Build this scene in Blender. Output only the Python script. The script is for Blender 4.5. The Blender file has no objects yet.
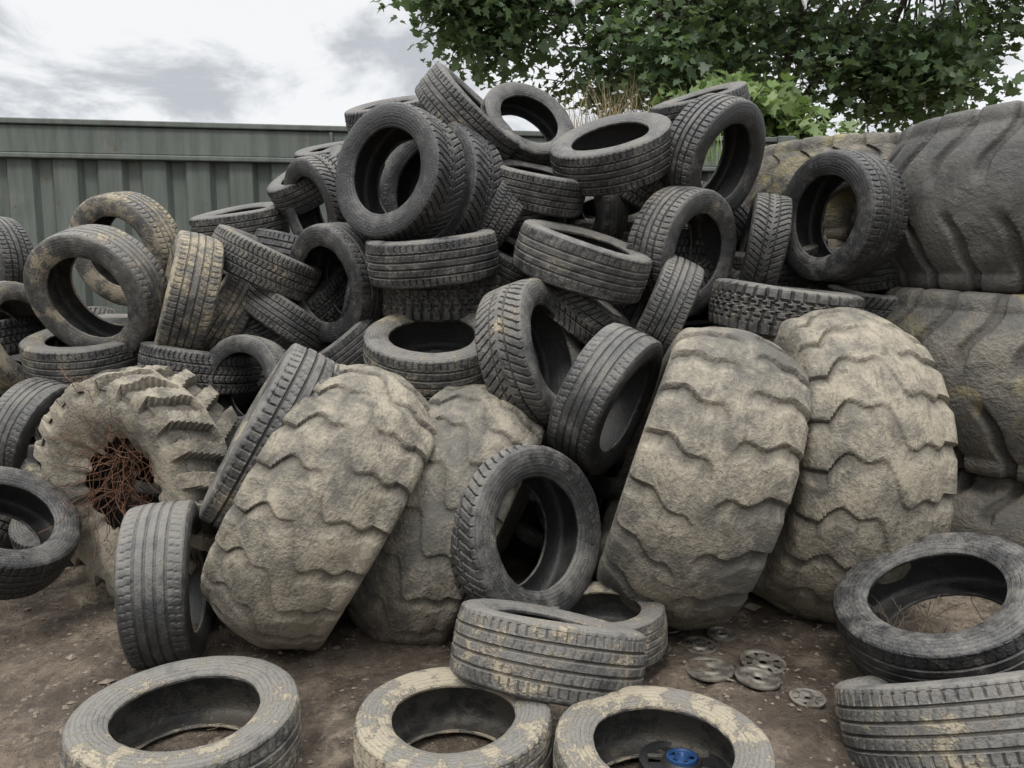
import bpy, math, random
import numpy as np
from mathutils import Vector, noise as mn, Quaternion
R_=random.Random(11); rng=np.random.default_rng(5)
sc=bpy.context.scene
cd=bpy.data.cameras.new("camera"); cam=bpy.data.objects.new("camera",cd); sc.collection.objects.link(cam)
cam.location=(0,0,1.4); cam.rotation_euler=(math.radians(83),0,0); cd.sensor_width=36; cd.lens=26.19; cd.clip_end=2000; sc.camera=cam
sc.view_settings.view_transform='Standard'; sc.view_settings.look='None'; sc.view_settings.exposure=0

class NT:
    def __init__(s,nt): s.nt=nt; nt.nodes.clear()
    def n(s,t,**k):
        nd=s.nt.nodes.new(t)
        for a,b in k.items(): setattr(nd,a,b)
        return nd
    def set(s,sock,v):
        if isinstance(v,bpy.types.NodeSocket): s.nt.links.new(v,sock)
        elif isinstance(v,bpy.types.Node): s.nt.links.new(v.outputs[0],sock)
        else: sock.default_value=v
    def m(s,op,a,b=0.0,c=0.0,clamp=False):
        nd=s.nt.nodes.new('ShaderNodeMath'); nd.operation=op; nd.use_clamp=clamp
        s.set(nd.inputs[0],a); s.set(nd.inputs[1],b); s.set(nd.inputs[2],c); return nd.outputs[0]
    def wsum(s,*ab):
        r=None
        for a,k in ab:
            x=s.m('MULTIPLY',a,k); r=x if r is None else s.m('ADD',r,x)
        return r
    def noise(s,vec,scale,detail=6,rough=.55,dist=0):
        nd=s.n('ShaderNodeTexNoise'); s.set(nd.inputs['Vector'],vec); nd.inputs['Scale'].default_value=scale
        nd.inputs['Detail'].default_value=detail; nd.inputs['Roughness'].default_value=rough; nd.inputs['Distortion'].default_value=dist
        return nd.outputs[0]
    def mix(s,f,a,b,t='MIX'):
        nd=s.nt.nodes.new('ShaderNodeMix'); nd.data_type='RGBA'; nd.blend_type=t
        s.set(nd.inputs[0],f); 
        for i,x in ((6,a),(7,b)):
            if isinstance(x,tuple) and len(x)==3: x=x+(1,)
            s.set(nd.inputs[i],x)
        return nd.outputs[2]
    def ss(s,x,lo,hi):
        nd=s.nt.nodes.new('ShaderNodeMapRange'); nd.interpolation_type='SMOOTHSTEP'
        s.set(nd.inputs[0],x); s.set(nd.inputs[1],lo); s.set(nd.inputs[2],hi); return nd.outputs[0]
    def bsdf(s,col,rough,bump=None,dist=.01,strength=.6,**ins):
        b=s.n('ShaderNodeBsdfPrincipled'); 
        if isinstance(col,tuple) and len(col)==3: col=col+(1,)
        s.set(b.inputs['Base Color'],col); s.set(b.inputs['Roughness'],rough)
        for k,v in ins.items(): s.set(b.inputs[k.replace('_',' ')],v)
        if bump is not None:
            bp=s.n('ShaderNodeBump'); bp.inputs['Distance'].default_value=dist; bp.inputs['Strength'].default_value=strength
            s.set(bp.inputs['Height'],bump); s.set(b.inputs['Normal'],bp.outputs[0])
        o=s.n('ShaderNodeOutputMaterial'); s.set(o.inputs[0],b.outputs[0]); return b
def mat(name):
    m=bpy.data.materials.new(name); m.use_nodes=True; return m,NT(m.node_tree)

def tire_mat(name,otr=False):
    m,T=mat(name)
    tc=T.n('ShaderNodeTexCoord'); oi=T.n('ShaderNodeObjectInfo')
    off=T.n('ShaderNodeVectorMath',operation='SCALE'); off.inputs[0].default_value=(37,91,53); T.set(off.inputs['Scale'],oi.outputs['Random'])
    vec=T.n('ShaderNodeVectorMath',operation='ADD'); T.set(vec.inputs[0],tc.outputs['Object']); T.set(vec.inputs[1],off.outputs[0]); vec=vec.outputs[0]
    col=T.n('ShaderNodeSeparateColor'); T.set(col.inputs[0],oi.outputs['Color'])
    dirt=col.outputs[0]; grey=col.outputs[1]; moss=col.outputs[2]
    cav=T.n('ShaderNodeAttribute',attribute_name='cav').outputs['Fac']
    side=T.n('ShaderNodeAttribute',attribute_name='side').outputs['Fac']
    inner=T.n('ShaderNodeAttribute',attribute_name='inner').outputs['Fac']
    geo=T.n('ShaderNodeNewGeometry'); sp=T.n('ShaderNodeSeparateXYZ'); T.set(sp.inputs[0],geo.outputs['Normal']); up=T.m('MAXIMUM',sp.outputs[2],0)
    n1=T.noise(vec,1.7,5,.6); n2=T.noise(vec,7,5,.65,.4); n3=T.noise(vec,45,3,.65)
    so=T.n('ShaderNodeSeparateXYZ'); T.set(so.inputs[0],tc.outputs['Object'])
    th=T.m('ARCTAN2',so.outputs[2],so.outputs[0]); r=T.m('POWER',T.m('ADD',T.m('MULTIPLY',so.outputs[0],so.outputs[0]),T.m('MULTIPLY',so.outputs[2],so.outputs[2])),.5)
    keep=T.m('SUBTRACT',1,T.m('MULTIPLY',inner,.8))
    if not otr:
        rub=T.mix(T.wsum((n2,.5),(grey,.6)),(.009,.009,.0095),(.055,.055,.056))
        f=T.wsum((n1,.9),(n2,.7),(dirt,.55),(up,.25),(n3,.4))
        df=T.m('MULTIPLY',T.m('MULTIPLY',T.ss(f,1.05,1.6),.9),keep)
        dust=(.19,.178,.158); c=T.mix(df,rub,dust)
        cs=T.n('ShaderNodeCombineXYZ'); T.set(cs.inputs[0],T.m('MULTIPLY',th,1.2)); T.set(cs.inputs[1],T.m('MULTIPLY',r,22)); T.set(cs.inputs[2],T.m('MULTIPLY',so.outputs[1],22))
        scf=T.ss(T.noise(cs.outputs[0],2.2,4,.7,.2),.6,.7)
        c=T.mix(T.m('MULTIPLY',scf,.22),c,(.24,.23,.21))
        g=T.wsum((n1,.75),(n2,.55),(n3,.25),(dirt,.42))
        mf=T.m('MULTIPLY',T.ss(g,1.03,1.12),keep)
        mudc=T.mix(n2,(.37,.315,.215),(.18,.155,.115)); mudc=T.mix(T.m('MULTIPLY',n3,.5),mudc,(.44,.38,.28))
        c=T.mix(T.m('MULTIPLY',mf,.85),c,mudc)
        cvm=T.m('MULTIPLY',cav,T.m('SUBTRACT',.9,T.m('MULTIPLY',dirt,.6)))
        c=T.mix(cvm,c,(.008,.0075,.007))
        c=T.mix(T.m('MULTIPLY',T.m('MULTIPLY',cav,T.ss(T.wsum((n1,.6),(n2,.3),(dirt,.4)),.6,.8)),.45),c,(.24,.2,.14))
        cx=T.n('ShaderNodeCombineXYZ'); T.set(cx.inputs[0],T.m('MULTIPLY',th,16)); T.set(cx.inputs[1],T.m('MULTIPLY',r,14)); T.set(cx.inputs[2],T.m('MULTIPLY',oi.outputs['Random'],40))
        let=T.ss(T.noise(cx.outputs[0],1.0,0,.5),.53,.56)
        band=T.m('MULTIPLY',T.ss(r,.755,.76),T.ss(r,.84,.835)); seg=T.ss(T.m('SINE',T.m('MULTIPLY',th,2)),.0,.05)
        let=T.m('MULTIPLY',T.m('MULTIPLY',let,band),T.m('MULTIPLY',seg,side))
        rings=T.m('MULTIPLY',side,T.ss(T.m('SINE',T.m('MULTIPLY',r,150)),.6,.9))
        h=T.wsum((n3,.4),(mf,.4),(n2,.45),(let,.7),(rings,.35))
        ro=T.m('ADD',T.wsum((T.m('MAXIMUM',df,mf),.5),(n2,.28)),.24,clamp=True)
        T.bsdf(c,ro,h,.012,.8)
    else:
        base=T.mix(n2,(.06,.057,.05),(.14,.13,.11))
        g=T.wsum((n1,.75),(n2,.5),(n3,.2),(dirt,.32))
        mf=T.m('MULTIPLY',T.ss(g,.76,1.06),keep)
        mudc=T.mix(n2,(.36,.315,.235),(.19,.165,.125)); mudc=T.mix(T.m('MULTIPLY',n3,.5),mudc,(.43,.38,.29))
        c=T.mix(T.m('MULTIPLY',mf,.9),base,mudc)
        n6=T.noise(vec,4,6,.72,.6)
        c=T.mix(T.m('MULTIPLY',T.ss(n6,.48,.64),.62),c,(.085,.078,.066))
        st=T.n('ShaderNodeMapping'); T.set(st.inputs['Vector'],vec); st.inputs['Scale'].default_value=(3,14,3); st.inputs['Rotation'].default_value=(.5,.3,.2)
        c=T.mix(T.m('MULTIPLY',T.ss(T.noise(st.outputs[0],2.5,4,.7,.5),.54,.66),.45),c,(.075,.07,.06))
        c=T.mix(T.m('MULTIPLY',grey,.9),c,T.mix(T.ss(n6,.35,.7),(.028,.028,.028),(.10,.095,.085)))
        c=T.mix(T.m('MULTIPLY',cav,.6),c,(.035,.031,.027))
        n5=T.noise(vec,2.6,4,.6,.8)
        c=T.mix(T.m('MULTIPLY',T.ss(T.m('ADD',n5,T.m('MULTIPLY',moss,.12)),.62,.76),T.m('MULTIPLY',moss,.6)),c,(.30,.25,.10))
        h=T.wsum((n3,.18),(mf,.3),(n2,.3),(n6,.3))
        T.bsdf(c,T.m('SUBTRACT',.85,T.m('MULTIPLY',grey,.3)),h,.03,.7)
    return m
M_car=tire_mat("rubber_tire"); M_otr=tire_mat("rubber_muddy",True)

def catmull(pts,k):
    out=[]; p=[pts[0]]+list(pts)+[pts[-1]]
    for i in range(1,len(p)-2):
        for j in range(k):
            t=j/k; a,b,c,d=[np.array(x) for x in p[i-1:i+3]]
            out.append(.5*((2*b)+(-a+c)*t+(2*a-5*b+4*c-d)*t*t+(-a+3*b-3*c+d)*t**3))
    out.append(np.array(pts[-1])); return out
def fr(x): return x-np.floor(x)
def gr(x,c,w): return (np.abs(x-c)<w)*1.0
def stepg(f,w=.34): return np.clip(f/.035,0,1)*np.clip((w-f)/(w-.05),0,1)**.8
def tread(style,t,a):
    at=np.abs(t)
    if style=='rib':
        g=sum(gr(t,c,.05) for c in(-.62,-.2,.2,.62))
        g=np.maximum(g,.7*((fr(a+.5*at)<.17)&(at>.68)))
        g=np.maximum(g,.45*((fr(a+.9*t)<.17)&(at<.62)&(at>.2)))
    elif style=='vee':
        g=gr(at,.34,.045)+0*a
        g=np.maximum(g,1.0*((fr(a+1.6*at)<.2)&(at>.1)))
    elif style=='dense':
        g=sum(gr(t,c,.045) for c in(-.5,0,.5))+0*a
        g=np.maximum(g,.8*(fr(a+.35*np.sin(6*t))<.25))
    elif style=='worn':
        g=.5*sum(gr(t,c,.045) for c in(-.55,-.18,.18,.55))+0*a
        g=np.maximum(g,.4*((fr(a+.2*at)<.17)&(at>.6)))
    elif style=='at':
        z=.13*np.sign(np.sin(2*np.pi*a))
        g=gr(t+z,-.45,.07)+gr(t+z,.05,.06)+gr(t+z,.5,.07)
        g=np.maximum(g,1.0*(fr(a*1.0+.5*(t>.05)+.25*(t>.5)+.2*t)<.25))
    elif style=='loader':
        ph=np.where(t>0,a+.55*np.sin(2.0*at)+.13*np.sin(8*at),a+.5+.55*np.sin(2.0*at)+.13*np.sin(8*at))
        g=stepg(fr(ph),.36)*np.clip((at-.04)*8,0,1)*(.5+.5*at)
    elif style=='loader2':
        ph=a+.40*np.sin(3.1*t)+.13*np.sin(9*t+.5)
        g=stepg(fr(ph),.32)*(.35+.65*at)
    elif style=='lines':
        ph=np.where(t>0,a+.6*at**1.5,a+.5+.6*at**1.5)+.05*np.sin(9*t)
        f=fr(ph); g=np.clip(f/.04,0,1)*np.clip((.30-f)/.10,0,1)*np.clip((at-.15)*5,0,1)
    elif style=='tractor':
        ph=np.where(t>0,a+.5*at,a+.5+.5*at); f=fr(ph); g=1.0*(f<.5)*(at>.06)
    return np.clip(g,0,1)
def tire_mesh(name,style,hw=.345,rim=.62,Pn=64,k=6,nt=44,depth=.024,crown=.018,th=.8,lump=.004,round_=0.,mat_=None,seed=0,torn=0):
    Nn=Pn*k
    mr=lambda r: rim+(r-.62)*(1-rim)/.38
    if not round_:
        side=[(1-crown,th*hw),(mr(.965),.91*hw),(mr(.90),.985*hw),(mr(.80),1.0*hw),(mr(.71),.95*hw),(mr(.65),.87*hw),(rim,.80*hw),(mr(.63),.71*hw)]
    else:
        side=[(1-crown,th*hw),(mr(.94),.93*hw),(mr(.87),1.0*hw),(mr(.78),1.0*hw),(mr(.70),.9*hw),(mr(.65),.78*hw),(rim,.70*hw),(mr(.63),.62*hw)]
        if round_>1: side[1]=((1-crown+mr(.87))/2+.015,.92*hw)
    ins=[(mr(.63),side[-1][1]),(mr(.72),.84*hw),(mr(.82),.9*hw),(mr(.91),.83*hw),(mr(.935),.6*hw),(mr(.94),0)]
    if round_>1: ins[3:]=[(mr(.87),.75*hw),(mr(.9),.5*hw),(mr(.92),0)]
    s1=catmull(side,4); s2=catmull(ins,3)
    ts=np.linspace(-1,1,nt)
    prof=[]
    ic=[(p[0],p[1],2,0) for p in s2[1:]]; sd=[(p[0],p[1],1,1) for p in s1[1:]]
    prof+=[(r,-y,kd,-1) for r,y,kd,_ in ic[::-1]][0:]
    prof+=[(r,-y,kd,-1) for r,y,kd,_ in sd[::-1]]
    prof+=[(1-crown*abs(t)**(2.2),t*th*hw,0,t) for t in ts]
    prof+=[(r,y,kd,1) for r,y,kd,_ in sd]
    prof+=[(r,y,kd,1) for r,y,kd,_ in ic[:-1]]
    pr=np.array(prof); K=len(pr)
    th_=np.linspace(0,2*np.pi,Nn,endpoint=False)
    A=(np.arange(Nn)/k)[:,None]; Tt=pr[None,:,3]
    g=tread(style,Tt+0*A,A+0*Tt)
    kd=pr[:,2]
    fade=np.where(kd==0,1.0,0.0)
    for j in range(K):
        if kd[j]==1:
            fade[j]=max(0,1-(1-crown-pr[j,0])/(.03+.14*min(1,round_)+(.02 if style in('at','dense') else 0)))
    if style in('rib','worn'): fade[kd==1]*=.5
    g=g*fade[None,:]
    rr=pr[None,:,0]-g*depth; yy=pr[None,:,1]+0*rr
    if round_: yy=yy-np.where(kd==1,1,0)[None,:]*np.sign(yy)*g*depth*.8
    rs=np.random.default_rng(seed)
    ph=rs.uniform(0,6.28,8)
    rr=rr*(1+.01*np.sin(2*th_+ph[0])+.005*np.sin(3*th_+ph[1]))[:,None]
    yy=yy*(1+.02*np.sin(2*th_+ph[2])[:,None])+hw*.03*np.sin(2*th_+ph[3])[:,None]
    if lump:
        L=lump*(np.sin(7*th_[:,None]+9*yy/hw+ph[4])+.7*np.sin(13*th_[:,None]-6*yy/hw+ph[5])+.6*np.sin(23*th_[:,None]+14*yy/hw+ph[6]))
        rr=rr+L*np.where(kd==2,0,1)[None,:]*.5
    if torn:
        w=np.clip((mr(.82)-pr[:,0])/(mr(.82)-rim),0,1)[None,:]
        q=torn*(.6*np.sin(3*th_+1)+.5*np.sin(5*th_+2)+.4*np.sin(11*th_)+.25*np.sin(23*th_+1))[:,None]
        rr=rr+w*q; yy=yy*(1-w*.12*(1+np.sin(4*th_+2))[:,None])
    X=rr*np.cos(th_)[:,None]; Z=rr*np.sin(th_)[:,None]
    V=np.stack([X,yy,Z],-1).reshape(-1,3)
    i=np.arange(Nn)[:,None]; j=np.arange(K)[None,:]
    a=i*K+j; b=((i+1)%Nn)*K+j; c=((i+1)%Nn)*K+(j+1)%K; d=i*K+(j+1)%K
    Q=np.stack([a,d,c,b],-1).reshape(-1,4)
    me=bpy.data.meshes.new(name)
    me.from_pydata(V.tolist(),[],Q.tolist())
    me.update()
    for nm,arr in (('cav',g),('side',np.tile(kd==1,(Nn,1))),('inner',np.tile(kd==2,(Nn,1)))):
        at=me.attributes.new(nm,'FLOAT','POINT'); at.data.foreach_set('value',np.ascontiguousarray(arr.astype('f')).reshape(-1))
    me.polygons.foreach_set('use_smooth',np.ones(len(me.polygons),dtype=bool))
    me.set_sharp_from_angle(angle=math.radians(38))
    me.materials.append(mat_)
    return me
MS={}
MS['rib']=tire_mesh('tire_rib','rib',mat_=M_car,seed=1)
MS['vee']=tire_mesh('tire_vee','vee',Pn=54,k=8,nt=46,mat_=M_car,seed=2)
MS['den']=tire_mesh('tire_dense','dense',Pn=70,k=6,mat_=M_car,seed=3,rim=.6)
MS['wor']=tire_mesh('tire_worn','worn',mat_=M_car,seed=4,rim=.63)
MS['at']=tire_mesh('tire_at','at',Pn=40,k=8,nt=44,depth=.035,mat_=M_car,seed=5,rim=.58,hw=.36)
MS['lo']=tire_mesh('tire_loader','loader',Pn=19,k=26,nt=70,depth=.035,crown=.085,th=.78,hw=.47,rim=.5,lump=.008,round_=2,mat_=M_otr,seed=6)
MS['lo2']=tire_mesh('tire_loader_b','loader2',Pn=20,k=26,nt=70,depth=.032,crown=.10,th=.76,hw=.5,rim=.5,lump=.008,round_=2,mat_=M_otr,seed=7)
MS['big']=tire_mesh('tire_loader_c','lines',Pn=22,k=26,nt=64,depth=.028,crown=.12,th=.8,hw=.5,rim=.5,lump=.004,round_=2,mat_=M_otr,seed=9)
MS['tr']=tire_mesh('tire_tractor','tractor',Pn=22,k=14,nt=44,depth=.085,crown=.04,th=.86,hw=.36,rim=.42,lump=.02,round_=1,mat_=M_otr,seed=8,torn=.05)

NAMES={'lo':'loader_tire','lo2':'loader_tire','tr':'tractor_tire','big':'loader_tire'}
def put(loc,ax,rad,style,dirt=.3,grey=.4,moss=0,wf=1.0,spin=None):
    o=bpy.data.objects.new(NAMES.get(style,'car_tire'),MS[style]); sc.collection.objects.link(o)
    q=Vector((0,1,0)).rotation_difference(Vector(ax).normalized())
    o.rotation_mode='QUATERNION'; o.rotation_quaternion=q@Quaternion((0,1,0),R_.uniform(0,6.28) if spin is None else spin)
    o.location=loc; o.scale=(rad,rad*wf,rad); o.color=(dirt,grey,moss,1)
    return o
# every tire lying in or around the heap: position (cm), direction of its axle, radius (cm), tread, dirt, grey, width
TB=[
(12,237,21,17,32,93,32,'rib',.5,.6,1.05),(150,248,29,-42,-12,90,34,'wor',.1,.0,1.0),(137,213,12,-9,47,88,35,'rib',.45,.9,1.0),
(-136,283,26,97,24,5,32,'wor',.3,.7,1.1),(-214,300,42,59,-19,79,30,'rib',.1,.1,1.0),(-235,364,70,96,-7,-28,28,'wor',.2,.3,1.0),
(-213,388,140,-15,-93,-33,34,'wor',.55,.4,1.0),(-214,421,164,-24,-94,-23,31,'rib',.75,.5,1.0),(-170,393,138,-86,-45,24,33,'rib',.72,.5,1.0),
(-226,399,108,-1,-25,97,32,'rib',.5,.4,1.0),(-265,395,116,96,-12,27,30,'wor',.75,.5,1.0),(-291,425,156,-51,-86,-3,27,'rib',.3,.2,1.0),
(-136,415,156,43,1,90,30,'den',.5,.6,1.0),(-164,458,180,-13,-24,96,28,'rib',.4,.5,1.0),(-159,417,128,-78,-36,51,28,'rib',.55,.5,1.0),
(-124,416,126,57,12,81,27,'rib',.4,.6,1.0),(-145,425,118,51,7,85,27,'vee',.35,.5,1.0),(-164,393,101,12,3,99,31,'den',.3,.3,1.0),
(-93,402,145,-62,-77,-12,32,'wor',.2,.1,1.0),(-85,424,145,-94,-30,17,27,'vee',.3,.3,1.0),(-107,429,188,-71,-67,-23,28,'vee',.2,.1,1.0),
(-119,456,206,-43,-41,80,27,'rib',.3,.4,1.0),(-109,484,223,-15,-30,94,27,'rib',.3,.4,1.0),(-89,399,110,-60,-18,78,26,'wor',.3,.3,1.0),
(-131,367,94,-35,-92,21,25,'wor',.3,.2,1.0),(-96,295,81,-83,-25,50,39,'rib',.45,.3,.95),(-167,332,54,-38,-92,-8,53,'tr',.68,.0,1.0),
(-224,361,45,58,16,80,25,'wor',.7,.5,1.0),(-76,302,53,-88,-1,47,61,'lo2',.70,.0,.86),(-28,330,39,-90,19,40,63,'lo2',.5,.1,.8),
(79,318,61,-94,16,31,66,'lo',.5,.0,.9),(145,343,61,-99,3,13,72,'lo2',.74,.0,.82),(-56,378,197,-53,-84,14,34,'vee',.1,.2,1.0),
(-38,404,193,-60,-78,17,36,'vee',.15,.3,1.0),(-40,380,158,-7,-18,98,33,'rib',.25,.3,1.0),(-38,359,111,0,-37,93,33,'rib',.5,.4,1.05),
(10,344,111,87,-41,29,35,'vee',.45,.4,1.0),(42,327,93,81,-45,-37,33,'wor',.25,.3,1.0),(35,375,156,28,-21,94,34,'wor',.4,.4,1.0),
(33,382,133,60,-14,79,29,'vee',.3,.3,1.0),(77,382,132,-90,8,42,27,'rib',.35,.9,1.1),(89,396,161,65,-74,-18,33,'rib',.3,.6,1.1),
(139,421,165,-96,20,18,29,'vee',.3,.4,1.0),(108,412,211,64,-69,-34,33,'rib',.2,.3,1.0),(54,412,214,-25,-44,86,33,'rib',.25,.4,1.0),
(7,445,234,38,-75,54,28,'wor',.2,.1,1.0),(-24,420,235,68,-23,69,31,'rib',.3,.7,.95),(-72,461,243,-16,-34,93,27,'vee',.3,.5,1.0),
(12,410,196,20,-26,94,28,'rib',.3,.3,1.0),(-8,406,181,-86,-17,48,24,'den',.3,.4,1.0),(43,429,189,-85,-49,-20,26,'wor',.3,.4,1.0),
(-4,415,157,49,-27,83,26,'wor',.3,.3,1.0),(171,398,179,-93,-36,1,34,'rib',.2,.1,1.05),(197,433,178,-94,-34,2,33,'rib',.3,.2,1.0),
(138,380,131,12,-6,99,37,'at',.4,.5,.9),(210,430,157,-23,-12,97,31,'rib',.3,.5,1.0),(205,417,133,0,-18,98,29,'vee',.3,.4,1.0),
(110,451,245,-27,-26,93,28,'rib',.3,.5,1.0),(73,430,198,49,-20,85,28,'den',.3,.3,1.0),(-37,398,139,0,-10,99,32,'at',.5,.3,1.0),
(4,290,44,63,-73,24,35,'vee',.25,.3,1.05),(34,273,13,-7,2,99,25,'rib',.6,.4,1.0),(64,368,61,-81,-27,52,30,'wor',.3,.2,1.0),
(-44,374,65,49,-28,83,31,'wor',.3,.2,1.0),(38,356,41,69,-69,17,29,'wor',.3,.2,1.0),
(-96,206,9,3,0,100,32,'wor',.58,.15,1.0),(-17,203,10,0,2,100,29,'rib',.76,.2,1.0),(41,189,10,0,-2,100,29.5,'wor',.68,.1,1.0),
]
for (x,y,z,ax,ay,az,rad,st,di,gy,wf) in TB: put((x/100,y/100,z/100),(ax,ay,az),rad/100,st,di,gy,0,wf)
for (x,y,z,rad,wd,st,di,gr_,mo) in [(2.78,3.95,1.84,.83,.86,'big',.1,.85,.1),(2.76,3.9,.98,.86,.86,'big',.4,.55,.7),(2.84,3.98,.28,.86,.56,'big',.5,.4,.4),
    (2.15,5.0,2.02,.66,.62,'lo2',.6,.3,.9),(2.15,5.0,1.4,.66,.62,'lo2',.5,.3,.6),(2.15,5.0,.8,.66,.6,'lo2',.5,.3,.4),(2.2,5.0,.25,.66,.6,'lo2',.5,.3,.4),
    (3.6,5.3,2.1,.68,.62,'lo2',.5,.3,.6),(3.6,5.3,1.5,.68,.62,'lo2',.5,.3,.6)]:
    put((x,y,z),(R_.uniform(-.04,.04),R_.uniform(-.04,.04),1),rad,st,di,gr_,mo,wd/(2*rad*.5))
def top(x):
    return float(np.interp(x,[-4,-2.2,-1.5,-1.1,-.6,.3,1.2,1.7,2.2],[1.55,1.6,1.75,2.0,2.3,2.35,2.3,1.8,1.6]))
z=.15
while z<2.3:
    for row in range(3):
        x=-4.2+R_.uniform(0,.3)
        while x<2.0:
            y=3.95+.38*z+row*.55+R_.uniform(-.06,.06)
            if z<top(x)-.28-(.0 if row<2 else .2) and y<5.6:
                ax=Vector((R_.gauss(0,.35),R_.gauss(0,.35)-.15,1)).normalized()
                put((x,y,z),ax,R_.uniform(.29,.33),R_.choice(['rib','vee','wor','den']),R_.uniform(.1,.5),R_.random())
            x+=R_.uniform(.5,.62)
    z+=.24

# ---------- ground
m_g,T=mat("muddy_dirt")
tc=T.n('ShaderNodeTexCoord').outputs['Object']
n1=T.noise(tc,.9,6,.6,.5); n2=T.noise(tc,5,6,.7,.3); n3=T.noise(tc,32,5,.7); n4=T.noise(tc,160,3,.65)
c=T.mix(T.ss(n2,.35,.65),(.085,.063,.045),(.175,.135,.098))
c=T.mix(T.m('MULTIPLY',T.ss(T.wsum((n1,.6),(n2,.45)),.55,.62),.65),c,(.32,.265,.195))
c=T.mix(T.m('MULTIPLY',T.ss(n3,.54,.66),.5),c,(.27,.225,.165))
c=T.mix(T.m('MULTIPLY',T.ss(n3,.47,.37),.55),c,(.035,.027,.02))
c=T.mix(T.m('MULTIPLY',T.ss(n4,.56,.7),.5),c,(.03,.025,.02))
wet=T.ss(T.noise(tc,1.3,5,.6,.3),.49,.57)
c=T.mix(T.m('MULTIPLY',wet,.6),c,(.042,.031,.022))
h=T.wsum((n2,.7),(n3,.6),(n4,.2))
T.bsdf(c,T.m('SUBTRACT',.9,T.m('MULTIPLY',wet,.52)),h,.05,.9)
NG=400
s=np.linspace(-1,1,NG); w=np.sinh(s*6.2)/np.sinh(6.2)*400*.5+s*3.4
def gz(x,y):
    q=Vector((x,y,0)); return .03*mn.fractal(q*1.1,1,2,4)+.026*mn.fractal(q*5,.8,2,4)-.012
Vg=[];
for yy in w:
    for xx in w:
        x=xx; y=yy+3.0; dd=math.hypot(x,yy)
        Vg.append((x,y,gz(x,y)*(1 if dd<12 else 12/dd)))
Fg=[(i*NG+j,i*NG+j+1,(i+1)*NG+j+1,(i+1)*NG+j) for i in range(NG-1) for j in range(NG-1)]
me=bpy.data.meshes.new("ground"); me.from_pydata(Vg,[],Fg); me.polygons.foreach_set('use_smooth',[True]*len(Fg)); me.materials.append(m_g)
sc.collection.objects.link(bpy.data.objects.new("ground",me))

def mesh_obj(name,V,Fc,m,smooth=False,parent=None):
    me=bpy.data.meshes.new(name); me.from_pydata(V,[],Fc); me.materials.append(m)
    if smooth: me.polygons.foreach_set('use_smooth',[True]*len(me.polygons))
    o=bpy.data.objects.new(name,me); sc.collection.objects.link(o)
    if parent: o.parent=parent
    return o
m_s,T=mat("stone"); tc=T.n('ShaderNodeTexCoord').outputs['Object']
T.bsdf(T.mix(T.noise(tc,9,4),(.05,.039,.03),(.28,.23,.17)),.9,T.noise(tc,60),.005,.6)
V=[];Fc=[]
for i in range(4200):
    x=R_.uniform(-2.6,2.8); y=R_.uniform(1.8,3.7); s0=abs(R_.gauss(0,.005))+.002
    if R_.random()<.02: s0*=3
    base=len(V); z0=gz(x,y)
    dirs=[(1,0,0),(0,1,0),(-1,0,0),(0,-1,0),(0,0,1),(0,0,-1)]
    a=R_.uniform(0,6.28); ca,sa=math.cos(a),math.sin(a)
    for d in dirs:
        k=R_.uniform(.6,1.4)*s0; dx,dy=d[0]*k*1.3,d[1]*k
        V.append((x+dx*ca-dy*sa,y+dx*sa+dy*ca,z0+d[2]*k*.6+s0*.1))
    for f in[(0,1,4),(1,2,4),(2,3,4),(3,0,4),(1,0,5),(2,1,5),(3,2,5),(0,3,5)]: Fc.append(tuple(base+q for q in f))
mesh_obj("gravel",V,Fc,m_s)
m_r,T=mat("muddy_steel"); tc=T.n('ShaderNodeTexCoord').outputs['Object']
a=T.noise(tc,14,5,.7); T.bsdf(T.mix(T.ss(a,.42,.6),(.085,.075,.062),(.21,.19,.16)),.5,a,.006,.5,Metallic=.3)
m_b,T=mat("blue_plastic"); T.bsdf((.02,.06,.16),.4)
def disc(name,x,y,z,r,m,tilt=(0,0),nh=10,parent=None,cup=.02,hole=(0,1,2)):
    Sg=nh*6; rings=[(.16,.3),(.30,.9),(.42,1.0),(.50,.45),(.78,.4),(.86,.75),(1.0,.7),(1.0,.1)]
    V=[];Fc=[]
    for (q,h) in rings:
        for j in range(Sg):
            a=j/Sg*6.283; V.append((q*r*math.cos(a),q*r*math.sin(a),h*cup))
    for i in range(len(rings)-1):
        for j in range(Sg):
            if i==3 and j%6 in hole: continue
            Fc.append((i*Sg+j,(i+1)*Sg+j,(i+1)*Sg+(j+1)%Sg,i*Sg+(j+1)%Sg))
    o=mesh_obj(name,V,Fc,m); o.location=(x,y,z); o.rotation_euler=(tilt[0],tilt[1],R_.uniform(0,6))
    so_=o.modifiers.new('s','SOLIDIFY'); so_.thickness=.003
    if parent: o.parent=parent
    return o
for (x,y,r,ti) in [(.96,2.70,.085,(.03,.06)),(.735,2.62,.09,(-.03,.03)),(.89,2.55,.08,(.06,-.03)),(.86,2.92,.06,(.05,.05)),(.66,2.98,.055,(0,.1)),(.56,2.80,.07,(.05,0)),(1.02,2.42,.06,(0,.05)),(.75,2.83,.07,(.04,.05))]:
    zt=max(gz(x+dx*r,y+dy*r) for dx in(-1,0,1) for dy in(-1,0,1))
    disc("metal_disc",x,y,zt-.002,r,m_r,ti,R_.choice([6,8,10]),None,.012,R_.choice([(),(0,),(0,1)]))
hub=bpy.data.objects.new("wheel_hub",None); sc.collection.objects.link(hub)
m_dk,T=mat("dark_steel"); T.bsdf((.05,.05,.052),.45,Metallic=.5)
disc("hub_plate",.5,2.04,.01,.125,m_dk,(.1,0),8,hub,.03,(0,1)); disc("hub_ring",.5,2.04,.036,.045,m_b,(.1,0),5,hub,.018)
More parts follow.
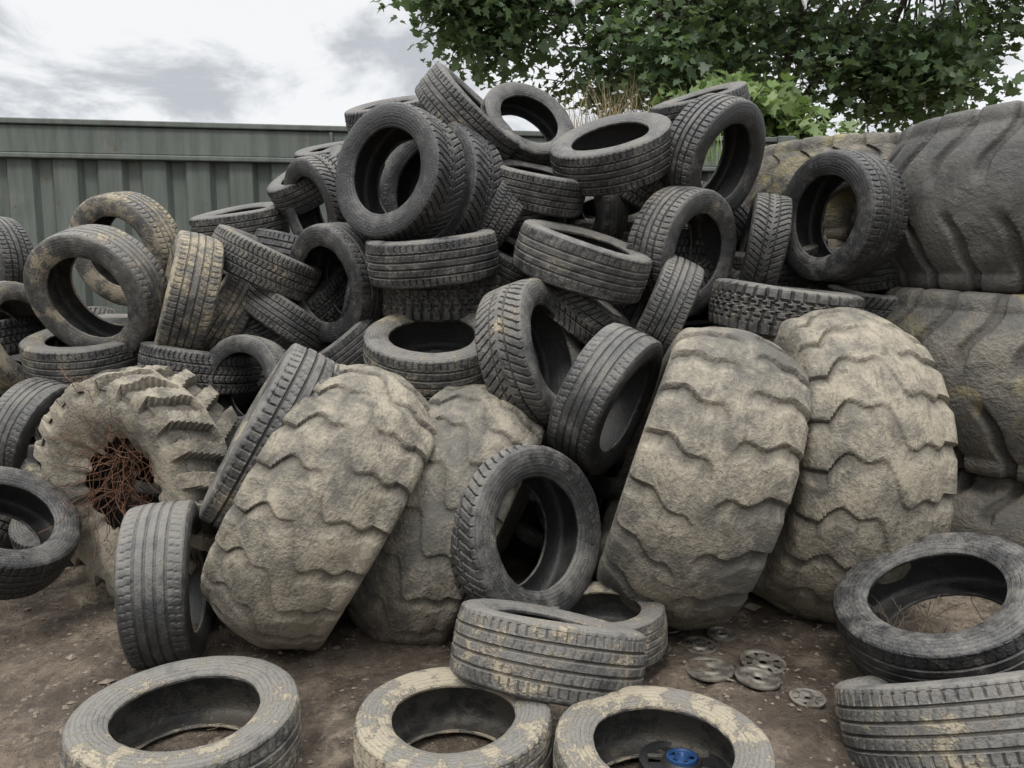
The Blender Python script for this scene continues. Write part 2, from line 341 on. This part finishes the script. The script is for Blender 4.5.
m_w,T=mat("rusty_wire"); T.bsdf((.12,.055,.03),.8)
def wires(name,c,n,L,bev,m,sx=.08,sz=.18,down=.7,sy=.06,wild=.35):
    cu=bpy.data.curves.new(name,'CURVE'); cu.dimensions='3D'; cu.bevel_depth=bev; cu.bevel_resolution=1
    for i in range(n):
        s_=cu.splines.new('POLY'); k=9; s_.points.add(k-1)
        p=Vector(c)+Vector((R_.gauss(0,sx),R_.gauss(0,sy),R_.gauss(0,sz))); d=Vector((R_.gauss(0,.6),R_.gauss(0,.6),R_.gauss(-down,.8)*(1 if sz>.02 else .05))).normalized()
        for j in range(k):
            s_.points[j].co=(*p,1); d=(d+Vector((R_.gauss(0,wild),R_.gauss(0,wild),R_.gauss(0,wild)*(1 if sz>.02 else .1)))).normalized(); p=p+d*L/k*R_.uniform(.7,1.3)
    cu.materials.append(m); o=bpy.data.objects.new(name,cu); sc.collection.objects.link(o)
wires("steel_wire_tangle",(-1.68,3.18,.66),120,.34,.0014,m_w,.05,.12)
m_tw,T=mat("dry_twig"); T.bsdf((.10,.08,.055),.9)
wires("dry_twigs",(1.5,2.60,.12),60,.2,.0014,m_tw,.10,.03,.0,.07,.2)
wires("straw_litter",(.2,2.7,.012),110,.09,.001,m_tw,1.1,.004,.0,.45,.2)
m_p,T=mat("white_plastic"); T.bsdf((.75,.76,.78),.5)
def sheet(name,x,y,z,wd,hh):
    V=[];n=9
    for i in range(n):
        for j in range(n):
            a=i/(n-1)*2-1; b=j/(n-1); w_=math.sin(min(1,b*1.15)*math.pi)**.8 if 0<b<.87 else 0
            V.append((x+a*wd*.5*w_+.03*b,y+.03*math.sin(a*4+b*5),z-b*hh+.015*math.sin(a*5)))
    mesh_obj(name,V,[(i*n+j,i*n+j+1,(i+1)*n+j+1,(i+1)*n+j) for i in range(n-1) for j in range(n-1)],m_p,True)
sheet("plastic_sheet",.52,6.9,4.28,.3,.42); sheet("plastic_sheet",2.55,6.9,4.1,.1,.22)
# ---------- container
m_c,T=mat("painted_green_steel"); tc=T.n('ShaderNodeTexCoord').outputs['Object']
st=T.n('ShaderNodeMapping'); T.set(st.inputs['Vector'],tc); st.inputs['Scale'].default_value=(7,7,.6)
a=T.noise(st.outputs[0],1.5,5,.65); b=T.noise(tc,3,6,.65); 
c=T.mix(T.ss(a,.3,.7),(.072,.086,.075),(.128,.142,.124)); c=T.mix(T.m('MULTIPLY',T.ss(b,.56,.75),.45),c,(.19,.19,.165))
c=T.mix(T.m('MULTIPLY',T.ss(T.noise(tc,11,5,.7),.62,.68),.7),c,(.11,.06,.035))
T.bsdf(c,.6,b,.015,.4)
A=Vector((-4.05,5.78)); B=Vector((2.33,6.55)); dv=(B-A).normalized(); nv=Vector((dv.y,-dv.x))
start=B-dv*12.2; TOP=2.70
cont=bpy.data.objects.new("shipping_container",None); sc.collection.objects.link(cont)
def pt(s,o,z): q=start+dv*s+nv*o; return (q.x,q.y,z)
V=[];Fc=[]; s=.15; pts=[]
while s<12.05:
    pts+=[(s,0),(s+.17,0),(s+.205,-.045),(s+.29,-.045)]; s+=.325
for k,(a_,o_) in enumerate(pts):
    V+= [pt(a_,o_,.15),pt(a_,o_,TOP-.24)]
    if k: Fc.append((2*k-2,2*k,2*k+1,2*k-1))
mesh_obj("corrugated_side",V,Fc,m_c,parent=cont)
def boxs(name,s0,s1,o0,o1,z0,z1):
    V=[pt(s_,o_,z_) for z_ in(z0,z1) for s_,o_ in((s0,o0),(s1,o0),(s1,o1),(s0,o1))]
    o=mesh_obj(name,V,[(3,2,1,0),(4,5,6,7),(0,1,5,4),(1,2,6,5),(2,3,7,6),(3,0,4,7)],m_c,parent=cont)
    bv=o.modifiers.new("b",'BEVEL'); bv.width=.008; bv.segments=2
boxs("top_rail",.12,12.08,-.08,.03,TOP-.25,TOP-.045)
boxs("top_lip",.1,12.1,-.1,.055,TOP-.043,TOP)
boxs("lower_flange",.12,12.08,-.05,.05,TOP-.29,TOP-.252)
boxs("bottom_rail",.12,12.08,-.08,.02,0,.148)
boxs("corner_post_a",-.06,.098,-.12,.07,0,TOP+.01); boxs("corner_post_b",12.102,12.26,-.12,.07,0,TOP+.01)
boxs("far_side",0,12.2,-2.4,-2.35,.1,TOP-.02); boxs("end_wall_a",-.02,.03,-2.34,-.13,.1,TOP-.02); boxs("end_wall_b",12.17,12.22,-2.34,-.13,.1,TOP-.02)
boxs("roof",.05,12.15,-2.34,-.11,TOP-.06,TOP-.01)
for k in range(0,5): boxs("rib_bracket",.6+k*2.6,.63+k*2.6,.031,.05,TOP-.25,TOP-.05)

# ---------- tree
def leafmat(name,c1,c2,tr_=.3):
    m,T=mat(name); at=T.n('ShaderNodeAttribute',attribute_name='tone').outputs['Fac']
    c=T.mix(at,c1,c2)
    b=T.n('ShaderNodeBsdfPrincipled'); T.set(b.inputs['Base Color'],c); b.inputs['Roughness'].default_value=.45
    tr=T.n('ShaderNodeBsdfTranslucent'); T.set(tr.inputs[0],T.mix(.5,c,(.2,.3,.05)))
    mx=T.n('ShaderNodeMixShader'); mx.inputs[0].default_value=tr_; T.set(mx.inputs[1],b.outputs[0]); T.set(mx.inputs[2],tr.outputs[0])
    o=T.n('ShaderNodeOutputMaterial'); T.set(o.inputs[0],mx.outputs[0]); return m
m_bark,T=mat("bark"); tc=T.n('ShaderNodeTexCoord').outputs['Object']; T.bsdf(T.mix(T.noise(tc,12),(.04,.034,.027),(.10,.085,.065)),.9,T.noise(tc,30),.02,.8)
LT=np.array([(0,0),(.28,-.05),(.5,.2),(.3,.3),(.42,.62),(.18,.58),(0,1.0),(-.18,.58),(-.42,.62),(-.3,.3),(-.5,.2),(-.28,-.05)])
def leaves(name,centers,rads,per,size,m,parent):
    n=sum(per); C=np.repeat(np.array(centers),per,axis=0); Rr=np.repeat(np.array(rads),per)[:,None]
    d=rng.normal(size=(n,3)); d/=np.linalg.norm(d,axis=1)[:,None]
    pos=C+d*Rr*(rng.uniform(.1,1.15,(n,1))**.6)*np.array([1,1,.7])
    nrm=rng.normal(size=(n,3))*.5+np.array([0,-.4,.75]); nrm/=np.linalg.norm(nrm,axis=1)[:,None]
    tdir=rng.normal(size=(n,3)); tdir-=nrm*(tdir*nrm).sum(1)[:,None]; tdir/=np.linalg.norm(tdir,axis=1)[:,None]
    b=np.cross(nrm,tdir); sz=rng.uniform(.55,1.25,(n,1))*size
    k=len(LT); V=pos[:,None,:]+(LT[None,:,0:1]*b[:,None,:]+LT[None,:,1:2]*tdir[:,None,:]+ (np.abs(LT[None,:,0:1])*.35-LT[None,:,1:2]**2*.2)*nrm[:,None,:])*sz[:,None,:]
    V=V.reshape(-1,3)
    me=bpy.data.meshes.new(name); me.vertices.add(n*k); me.vertices.foreach_set('co',V.reshape(-1))
    me.loops.add(n*k); me.loops.foreach_set('vertex_index',np.arange(n*k)); me.polygons.add(n)
    me.polygons.foreach_set('loop_start',np.arange(n)*k); me.update(calc_edges=True)
    tone=np.repeat(np.clip(rng.normal(.45,.25,n)+.15*np.repeat(rng.normal(size=len(per)),per),0,1),k)
    a=me.attributes.new('tone','FLOAT','POINT'); a.data.foreach_set('value',tone.astype('f')); me.materials.append(m)
    o=bpy.data.objects.new(name,me); sc.collection.objects.link(o); o.parent=parent
def tube(V,Fc,p0,p1,r0,r1,seg=7,bend=.12):
    p0=Vector(p0);p1=Vector(p1); L=(p1-p0).length; off=Vector([R_.uniform(-1,1)*bend*L for _ in range(3)])
    base=len(V); n=5; ax=(p1-p0).normalized(); s1=ax.orthogonal().normalized(); s2=ax.cross(s1)
    for i in range(n+1):
        t=i/n; c=p0.lerp(p1,t)+off*math.sin(t*math.pi); r=r0+(r1-r0)*t
        for j in range(seg):
            a=j/seg*6.283; q=c+s1*math.cos(a)*r+s2*math.sin(a)*r; V.append(tuple(q))
    for i in range(n):
        for j in range(seg): Fc.append((base+i*seg+j,base+i*seg+(j+1)%seg,base+(i+1)*seg+(j+1)%seg,base+(i+1)*seg+j))
def tree(name,root,trunk_top,cen,rad,nclump,perc,size,m,crange,rt=.22,extra=()):
    par=bpy.data.objects.new(name,None); sc.collection.objects.link(par)
    V=[];Fc=[]; tube(V,Fc,root,trunk_top,rt,rt*.6,10,.03)
    cs=[];rs=[];pr=[]
    limbs=[]
    for i in range(9):
        a=i/9*6.283+R_.uniform(-.3,.3); e=Vector((cen[0]+math.cos(a)*rad[0]*.5,cen[1]+math.sin(a)*rad[1]*.5,cen[2]+R_.uniform(-.35,.4)*rad[2]))
        tube(V,Fc,trunk_top,e,rt*.38,rt*.12,8,.1); limbs.append(e)
    cl=[]
    for i in range(nclump):
        d=Vector((R_.gauss(0,1),R_.gauss(0,1),R_.gauss(0,1))).normalized(); k=R_.uniform(.45,1.05)
        cl.append((cen[0]+d.x*rad[0]*k,cen[1]+d.y*rad[1]*k,cen[2]+d.z*rad[2]*k))
    for c in cl+list(extra):
        c=Vector(c)
        l=min(limbs,key=lambda q:(q-c).length); tube(V,Fc,l,c,rt*.09,.006,5,.12)
        cs.append(tuple(c)); r=R_.uniform(*crange); rs.append(r); pr.append(int(perc*(r/crange[1])**2))
        for _ in range(3):
            dd=Vector((R_.gauss(0,1),R_.gauss(0,1),R_.gauss(0,.7))).normalized()*r*.9; tube(V,Fc,c,c+dd,.008,.003,4,.1)
    mesh_obj("branches",V,Fc,m_bark,True,par); leaves("foliage",cs,rs,pr,size,m,par)
ex=[]
for i in range(78):
    x=R_.uniform(-1.0,6.3); lo=float(np.interp(x,[-1.2,-.6,.3,1,5,6.4],[4.5,4.2,3.7,3.4,3.4,4.2])); ex.append((x,R_.uniform(8.0,9.8),lo+.2+abs(R_.gauss(0,.55))))
for i in range(6): ex.append((R_.uniform(-.7,.8),R_.uniform(8.6,9.6),R_.uniform(4.5,5.3)))
tree("maple_tree",(3.0,9.6,0),(2.9,9.5,2.6),(2.9,9.3,6.1),(4.2,2.4,2.5),100,250,.125,leafmat("maple_leaf",(.06,.10,.05),(.165,.235,.12),.35),(.35,.75),.2,ex)
tree("shrub",(2.2,7.6,0),(2.2,7.6,1.8),(2.35,7.5,2.9),(.9,.5,.55),26,130,.13,leafmat("shrub_leaf",(.10,.16,.05),(.22,.30,.11)),(.2,.4),.06)

m_dg,T=mat("dry_grass"); T.bsdf((.24,.19,.10),.8)
m_gg,T=mat("green_weed"); T.bsdf((.16,.24,.06),.6)
def blades(name,cx,cy,cz,sx,n,h,m):
    V=[];Fc=[]
    for i in range(n):
        x=cx+R_.gauss(0,sx); y=cy+R_.gauss(0,.08); hh=h*R_.uniform(.4,1.2); lx=R_.gauss(0,.25)*hh; ly=R_.gauss(0,.2)*hh; wd=R_.uniform(.001,.003)
        b=len(V); V+=[(x-wd,y,cz),(x+wd,y,cz),(x+lx*.4+wd,y+ly*.4,cz+hh*.6),(x+lx*.4-wd,y+ly*.4,cz+hh*.6),(x+lx,y+ly,cz+hh)]
        Fc+=[(b,b+1,b+2,b+3),(b+3,b+2,b+4)]
    mesh_obj(name,V,Fc,m)
blades("dry_grass",.66,4.9,2.22,.17,200,.48,m_dg); blades("weeds",1.3,5.0,2.25,.08,60,.5,m_gg)

# ---------- world and sun
W=bpy.data.worlds.new("World"); sc.world=W; W.use_nodes=True; T=NT(W.node_tree)
sky=T.n('ShaderNodeTexSky',sky_type='NISHITA'); sky.sun_disc=False; sky.sun_elevation=math.radians(55); sky.sun_rotation=math.radians(200)
g=T.n('ShaderNodeTexCoord').outputs['Generated']; sp=T.n('ShaderNodeSeparateXYZ'); T.set(sp.inputs[0],g)
zz=T.m('ADD',T.m('MAXIMUM',sp.outputs[2],0),.3); cv=T.n('ShaderNodeCombineXYZ'); T.set(cv.inputs[0],T.m('DIVIDE',sp.outputs[0],zz)); T.set(cv.inputs[1],T.m('DIVIDE',sp.outputs[1],zz)); cv.inputs[2].default_value=3.3
n=T.noise(cv.outputs[0],3.2,7,.6,.4); n2=T.noise(cv.outputs[0],1.1,4,.5)
f=T.ss(T.m('ADD',T.m('MULTIPLY',n,.85),T.m('MULTIPLY',n2,.35)),.48,.66)
cl=T.mix(f,(4.6,4.8,5.05),(8.1,8.15,8.2))
br=T.m('ADD',1.0,T.m('MULTIPLY',T.m('MAXIMUM',T.m('SUBTRACT',sp.outputs[2],.52),0),9))  # clouds boosted overhead, out of view, added to light the heap more strongly
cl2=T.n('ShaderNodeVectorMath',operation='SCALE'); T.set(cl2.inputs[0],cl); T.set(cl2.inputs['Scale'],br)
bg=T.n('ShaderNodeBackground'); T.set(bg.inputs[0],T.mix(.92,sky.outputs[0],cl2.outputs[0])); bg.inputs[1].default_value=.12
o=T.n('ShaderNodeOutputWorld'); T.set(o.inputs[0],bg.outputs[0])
sl=bpy.data.lights.new("sun",'SUN'); sl.energy=1.5; sl.angle=math.radians(12); sl.color=(1,.97,.92)
so=bpy.data.objects.new("sun",sl); sc.collection.objects.link(so); so.rotation_euler=(math.radians(35),0,math.radians(-20))
